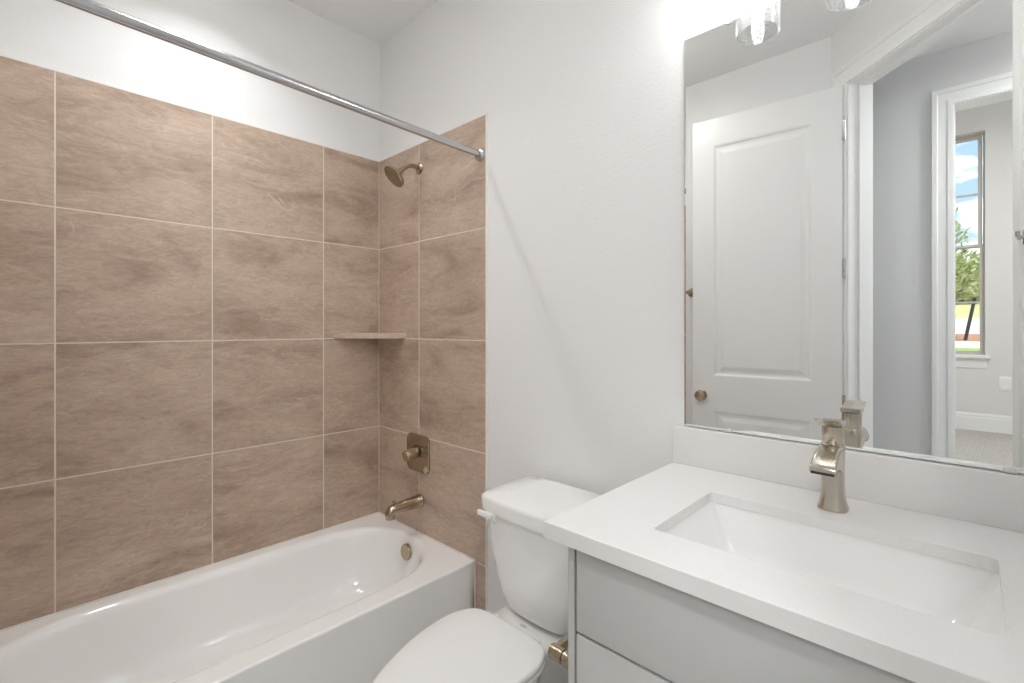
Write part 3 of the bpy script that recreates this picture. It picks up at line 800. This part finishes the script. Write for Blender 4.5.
def seat_loop(z, s_=1.0):
    key = [(-0.775, 0.0), (-0.768, 0.030), (-0.75, 0.055), (-0.71, 0.090), (-0.66, 0.117), (-0.61, 0.138), (-0.55, 0.158), (-0.49, 0.170), (-0.44, 0.176), (-0.40, 0.175), (-0.365, 0.168), (-0.335, 0.153), (-0.318, 0.138), (-0.308, 0.112), (-0.304, 0.075), (-0.302, 0.03)]
    cy = -0.53
    L_ = [(h * s_, cy + (y - cy) * s_) for y, h in key]
    r_ = [Vector((SCX + h, y, z)) for h, y in L_]; l_ = [Vector((SCX - h, y, z)) for h, y in reversed(L_[1:])]
    pts = r_ + l_
    # chaikin smoothing
    for _ in range(3):
        o2 = []
        for i in range(len(pts)):
            a, b_ = pts[i], pts[(i + 1) % len(pts)]
            o2 += [a.lerp(b_, 0.25), a.lerp(b_, 0.75)]
        pts = o2
    return pts
q = MB(); q.loft([seat_loop(0.3705, 0.99), seat_loop(0.373, 1.0), seat_loop(0.381, 1.0), seat_loop(0.384, 0.988)]); q.build('seat', M['seat'], to, smooth=True, angle=60)
q = MB(); q.loft([seat_loop(0.3855, 0.985), seat_loop(0.388, 0.998), seat_loop(0.396, 0.998), seat_loop(0.4005, 0.985), seat_loop(0.4025, 0.95), seat_loop(0.4035, 0.6)]); q.build('seat_lid', M['seat'], to, smooth=True, angle=60)
for sx in (-1, 1):
    q = MB(); q.lathe([(0, 0), (0.013, 0), (0.013, 0.012), (0.010, 0.015), (0, 0.016)], (SCX + sx * 0.082, -0.292, 0.370), (0, 0, 1), 20); q.build('seat_hinge', M['seat'], to, smooth=True)
q = MB(); q.loft([[Vector((TCX - 0.02 + 0.014 * math.cos(a), -0.252 + 0.005 * math.sin(a), z)) for a in [2 * PI * k / 20 for k in range(20)]] for z in (0.3701, 0.3706)])
q.build('maker_mark', M['cab'], to)

# ------------------------------------------------------------------ vanity
vc = thing('vanity_cabinet', 'light grey slab-front vanity cabinet under the white countertop', 'cabinet', (2.02, -0.28, 0))
q = MB()
cx0, cx1, cyf = 1.632, 2.418, -0.556
q.box((cx0, cyf, 0.0), (cx0 + 0.015, 0.006, 0.853)); q.box((cx1 - 0.018, cyf, 0.0), (cx1, 0.006, 0.853))
q.box((cx0 + 0.018, -0.50, 0.09), (cx1 - 0.018, 0.006, 0.105)); q.box((cx0 + 0.018, -0.49, 0.0), (cx1 - 0.018, -0.47, 0.09))
q.box((cx0 + 0.018, -0.012, 0.105), (cx1 - 0.018, 0.006, 0.853))
q.build('carcass', M['cab'], vc, bevel=0.0008)
q = MB(); q.box((cx0 + 0.0155, -0.535, 0.106), (cx1 - 0.0185, -0.525, 0.852)); q.build('gap_shade_panel', M['gap'], vc)  # black sheet behind the drawer fronts stands in for shadow in the gaps
for z0, z1 in ((0.6790, 0.846), (0.3920, 0.6725), (0.1045, 0.3855)):
    q = MB(); q.bevbox((1.6550, -0.560, z0), (2.395, -0.541, z1), 0.0012); q.build('drawer_front', M['cab'], vc, smooth=True)

ct = thing('countertop', 'white quartz vanity countertop with a rectangular sink cutout', 'countertop', (2.0, -0.29, 0.853))
CX0, CX1, CY0, CY1 = 1.595, 2.418, -0.588, 0.006
hole = rrect(2.008, -0.331, 0, 0.237, 0.142, 0.010, 4)   # order: ++, -+, --, +-
oc = [(CX1, CY1), (CX0, CY1), (CX0, CY0), (CX1, CY0)]
q = MB(); e_ = 0.0015
def ring(z, ins):
    c = [Vector((x + (-ins if x == CX1 else ins), y + (-ins if y == CY1 else ins), z)) for x, y in oc]
    return c
vs = []; fs = []
def top_faces(z, ins, flip):
    n0 = len(vs); c = ring(z, ins); vs.extend(c); vs.extend([Vector((p.x, p.y, z)) for p in hole])
    for i in range(4):
        for k in range(4):
            fs.append((n0 + i, n0 + 4 + i * 5 + k, n0 + 4 + i * 5 + k + 1))
        j = (i + 1) % 4
        fs.append((n0 + i, n0 + 4 + i * 5 + 4, n0 + 4 + j * 5, n0 + j))
    return n0
a0 = top_faces(0.885, e_, False)
b0 = top_faces(0.863, 0.02, True)
n1_ = len(vs); vs.extend(ring(0.885 - e_, 0)); n2_ = len(vs); vs.extend(ring(0.853, 0)); n3_ = len(vs); vs.extend(ring(0.853, 0.02))
for i in range(4):
    j = (i + 1) % 4
    fs.append((a0 + i, a0 + j, n1_ + j, n1_ + i)); fs.append((n1_ + i, n1_ + j, n2_ + j, n2_ + i)); fs.append((n2_ + i, n2_ + j, n3_ + j, n3_ + i)); fs.append((n3_ + i, n3_ + j, b0 + j, b0 + i))
for k in range(20):
    l_ = (k + 1) % 20
    fs.append((a0 + 4 + k, a0 + 4 + l_, b0 + 4 + l_, b0 + 4 + k))
q.add(vs, fs); q.build('slab', M['quartz'], ct)
q = MB(); q.bevbox((CX0, -0.012, 0.8853), (CX1, 0.0075, 0.990), 0.0012); q.build('backsplash', M['quartz'], ct, smooth=True)

sk = thing('undermount_sink', 'white rectangular undermount sink set in the countertop', 'sink', (2.008, -0.33, 0.74))
q = MB()
def sl(z, hx, hy, r_, dy=0.0): return rrect(2.008, -0.331 + dy, z, hx, hy, r_, 5)
q.loft([sl(0.8625, 0.262, 0.165, 0.02), sl(0.8625, 0.2395, 0.1445, 0.012), sl(0.855, 0.237, 0.142, 0.014), sl(0.83, 0.228, 0.137, 0.018), sl(0.79, 0.208, 0.128, 0.024), sl(0.762, 0.192, 0.118, 0.03), sl(0.750, 0.178, 0.106, 0.035),
        sl(0.745, 0.15, 0.085, 0.035), sl(0.741, 0.05, 0.03, 0.02)], False, True)
q.build('basin', M['porcelain'], sk, smooth=True, angle=50)
q = MB(); q.lathe([(0, 0.0), (0.028, 0.0), (0.028, 0.002), (0.02, 0.003), (0, 0.004)], (2.008, -0.331, 0.7415), (0, 0, 1), 28); q.build('drain', M['nickel'], sk, smooth=True)

# faucet
fx, fy = 1.999, -0.110
fa = thing('sink_faucet', 'brushed nickel single-handle faucet behind the vanity sink', 'faucet', (fx, fy, 0.885))
q = MB()
def se(z, hx, hy, e=3.0, cy=fy): return sup(fx, cy, z, hx, hy, hy, e, 48)
q.loft([se(0.8855, 0.0275, 0.0285), se(0.889, 0.0275, 0.0285), se(0.897, 0.0245, 0.0255), se(0.912, 0.0218, 0.0230), se(0.935, 0.0205, 0.0215), se(0.965, 0.0203, 0.0213), se(0.99, 0.0208, 0.0215), se(1.010, 0.0215, 0.0215), se(1.022, 0.0212, 0.0212), se(1.0245, 0.0190, 0.0190)])
body = q.build('faucet_body', M['nickel'], fa, smooth=True, angle=60)
q = MB()
path = [(-0.108, 1.0225, 0.958, 0.0200), (-0.124, 1.0230, 0.967, 0.0204), (-0.142, 1.0225, 0.975, 0.0209), (-0.160, 1.0195, 0.9795, 0.0214), (-0.178, 1.0140, 0.9815, 0.0218), (-0.194, 1.0060, 0.9820, 0.0222), (-0.207, 0.9970, 0.9810, 0.0225), (-0.213, 0.9915, 0.9800, 0.0225)]
L_ = []
for y, zt, zb_, hw in path:
    r_ = min(0.006, (zt - zb_) * 0.22); zc = (zt + zb_) / 2
    L_.append([Vector((fx + p.x, y, zc + p.y)) for p in rrect(0, 0, 0, hw, (zt - zb_) / 2, r_, 4)])
q.loft(L_); q.build('spout', M['nickel'], fa, smooth=True, angle=50)
q = MB(); q.box((fx - 0.020, -0.2135, 0.9785), (fx + 0.020, -0.190, 0.9835)); q.build('spout_outlet', M['dark'], fa)
q = MB(); q.lathe([(0, 0), (0.0200, 0), (0.0205, 0.001), (0.0205, 0.0365), (0.0200, 0.037), (0, 0.037)], (fx, fy, 1.0240), (0, 0, 1), 40)
q.build('valve_collar', M['nickel'], fa, smooth=True)
q = MB(); q.lathe([(0, 0), (0.0185, 0), (0.0185, 0.0035), (0, 0.0035)], (fx, fy, 1.0590), (0, 0, 1), 32); q.build('seam_ring', M['dark'], fa)
q = MB()
L_ = []
for y, zb_, zt, hw in ((-0.0885, 1.0630, 1.0715, 0.0190), (-0.0900, 1.0622, 1.0725, 0.0203), (-0.110, 1.0622, 1.0732, 0.0206), (-0.130, 1.0622, 1.0745, 0.0210), (-0.136, 1.0680, 1.0750, 0.0214), (-0.152, 1.0735, 1.0780, 0.0220), (-0.172, 1.0800, 1.0825, 0.0222), (-0.175, 1.0812, 1.0827, 0.0215)):
    L_.append([Vector((fx + p.x, y, (zb_ + zt) / 2 + p.y)) for p in rrect(0, 0, 0, hw, (zt - zb_) / 2, 0.0012, 3)])
q.loft(L_); q.build('lever_handle', M['nickel'], fa, smooth=True, angle=40)

# toilet paper holder on the side of the vanity
tp = thing('toilet_paper_holder', 'nickel toilet paper holder on the side of the vanity', 'toilet paper holder', (1.63, -0.50, 0.575))
PY, PZ = -0.505, 0.567
q = MB(); q.lathe([(0, 0.0005), (0.026, 0.0005), (0.026, 0.006), (0.0155, 0.010), (0.0155, 0.046), (0, 0.046)], (1.632, PY, PZ), (-1, 0, 0), 28); q.build('post', M['bronze'], tp, smooth=True)
q = MB(); q.lathe([(0, 0.046), (0.0140, 0.046), (0.0140, 0.049), (0, 0.049)], (1.632, PY, PZ), (-1, 0, 0), 28); q.build('seam_ring', M['dark'], tp, smooth=True)
q = MB(); q.lathe([(0, 0.049), (0.0155, 0.049), (0.0155, 0.081), (0.014, 0.083), (0, 0.083)], (1.632, PY, PZ), (-1, 0, 0), 28)
q.tube([(1.563, PY, PZ + 0.006), (1.563, PY + 0.15, PZ + 0.006)], 0.0095, 20)
q.tube([(1.563, PY + 0.145, PZ + 0.006), (1.563, PY + 0.155, PZ + 0.006)], 0.012, 20)
q.build('bar', M['bronze'], tp, smooth=True)

# ------------------------------------------------------------------ mirror
mi = thing('wall_mirror', 'large frameless wall mirror above the vanity backsplash', 'mirror', (2.0, 0, 1.0))
MX0, MX1, MZ0, MZ1 = 1.623, 2.386, 0.9935, 2.087
def mr(ins, y): return [Vector(p) for p in ((MX0 + ins, y, MZ0 + ins), (MX1 - ins, y, MZ0 + ins), (MX1 - ins, y, MZ1 - ins), (MX0 + ins, y, MZ1 - ins))]
q = MB(); q.loft([mr(0.0, 0.0034), mr(0.0045, 0.0026), mr(0.0046, 0.0026)], False, True); q.build('glass', M['mirror'], mi)
q = MB(); q.loft([mr(0.0, 0.0076), mr(0.0, 0.0037)], True, False); q.build('back_edge', M['mirror_edge'], mi)
for cxm, cz, sg in ((1.745, MZ0, 1), (2.266, MZ0, 1), (1.745, MZ1, -1), (2.266, MZ1, -1)):
    q = MB()
    arc = [Vector((cxm + 0.0095 * math.cos(a), 0, cz + sg * (0.0095 * math.sin(a) - 0.0015))) for a in [PI * k / 16 for k in range(17)]]
    q.loft([[p + Vector((0, 0.0015, 0)) for p in arc], [p + Vector((0, -0.0015, 0)) for p in arc], [p * 1 + (Vector((cxm, -0.003, cz)) - p) * 0.15 + Vector((0, -0.0030 - (Vector((cxm, -0.003, cz)) - p).y * 0.15, 0)) for p in arc]])
    q.build('mirror_clip', M['clip'], mi, smooth=True)

# ------------------------------------------------------------------ vanity light
vl = thing('vanity_light', 'three-light nickel vanity fixture with seeded glass shades above the mirror', 'wall light', (2.0, 0, 2.33))
q = MB(); q.bevbox((1.88, -0.018, 2.27), (2.12, 0.0075, 2.39), 0.004); q.build('backplate', M['nickel'], vl, smooth=True)
q = MB(); q.tube([(1.74, -0.115, 2.33), (2.26, -0.115, 2.33)], 0.010, 20); q.tube([(2.0, -0.018, 2.33), (2.0, -0.115, 2.33)], 0.010, 16); q.build('crossbar', M['nickel'], vl, smooth=True)
for x in (1.782, 2.0, 2.218):
    q = MB(); q.lathe([(0, -0.066), (0.010, -0.065), (0.010, -0.05), (0.024, -0.046), (0.024, 0.0), (0.018, 0.004), (0, 0.004)], (x, -0.115, 2.26), (0, 0, -1), 28); sc_ = q.build('socket', M['nickel'], vl, smooth=True)
    q = MB(); q.lathe([(0.022, 0.0), (0.052, 0.003), (0.056, 0.012), (0.056, 0.171), (0.0535, 0.171), (0.0535, 0.014), (0.050, 0.006), (0.022, 0.003)], (x, -0.115, 2.262), (0, 0, -1), 40, False, False); q.build('glass_shade', M['seeded'], vl, smooth=True)
    q = MB(); q.lathe([(0.0, 0.010), (0.012, 0.012), (0.013, 0.03), (0.0155, 0.05), (0.0155, 0.10), (0.013, 0.118), (0.006, 0.126), (0, 0.127)], (x, -0.115, 2.245), (0, 0, -1), 20); q.build('bulb', M['bulb'], vl, smooth=True)
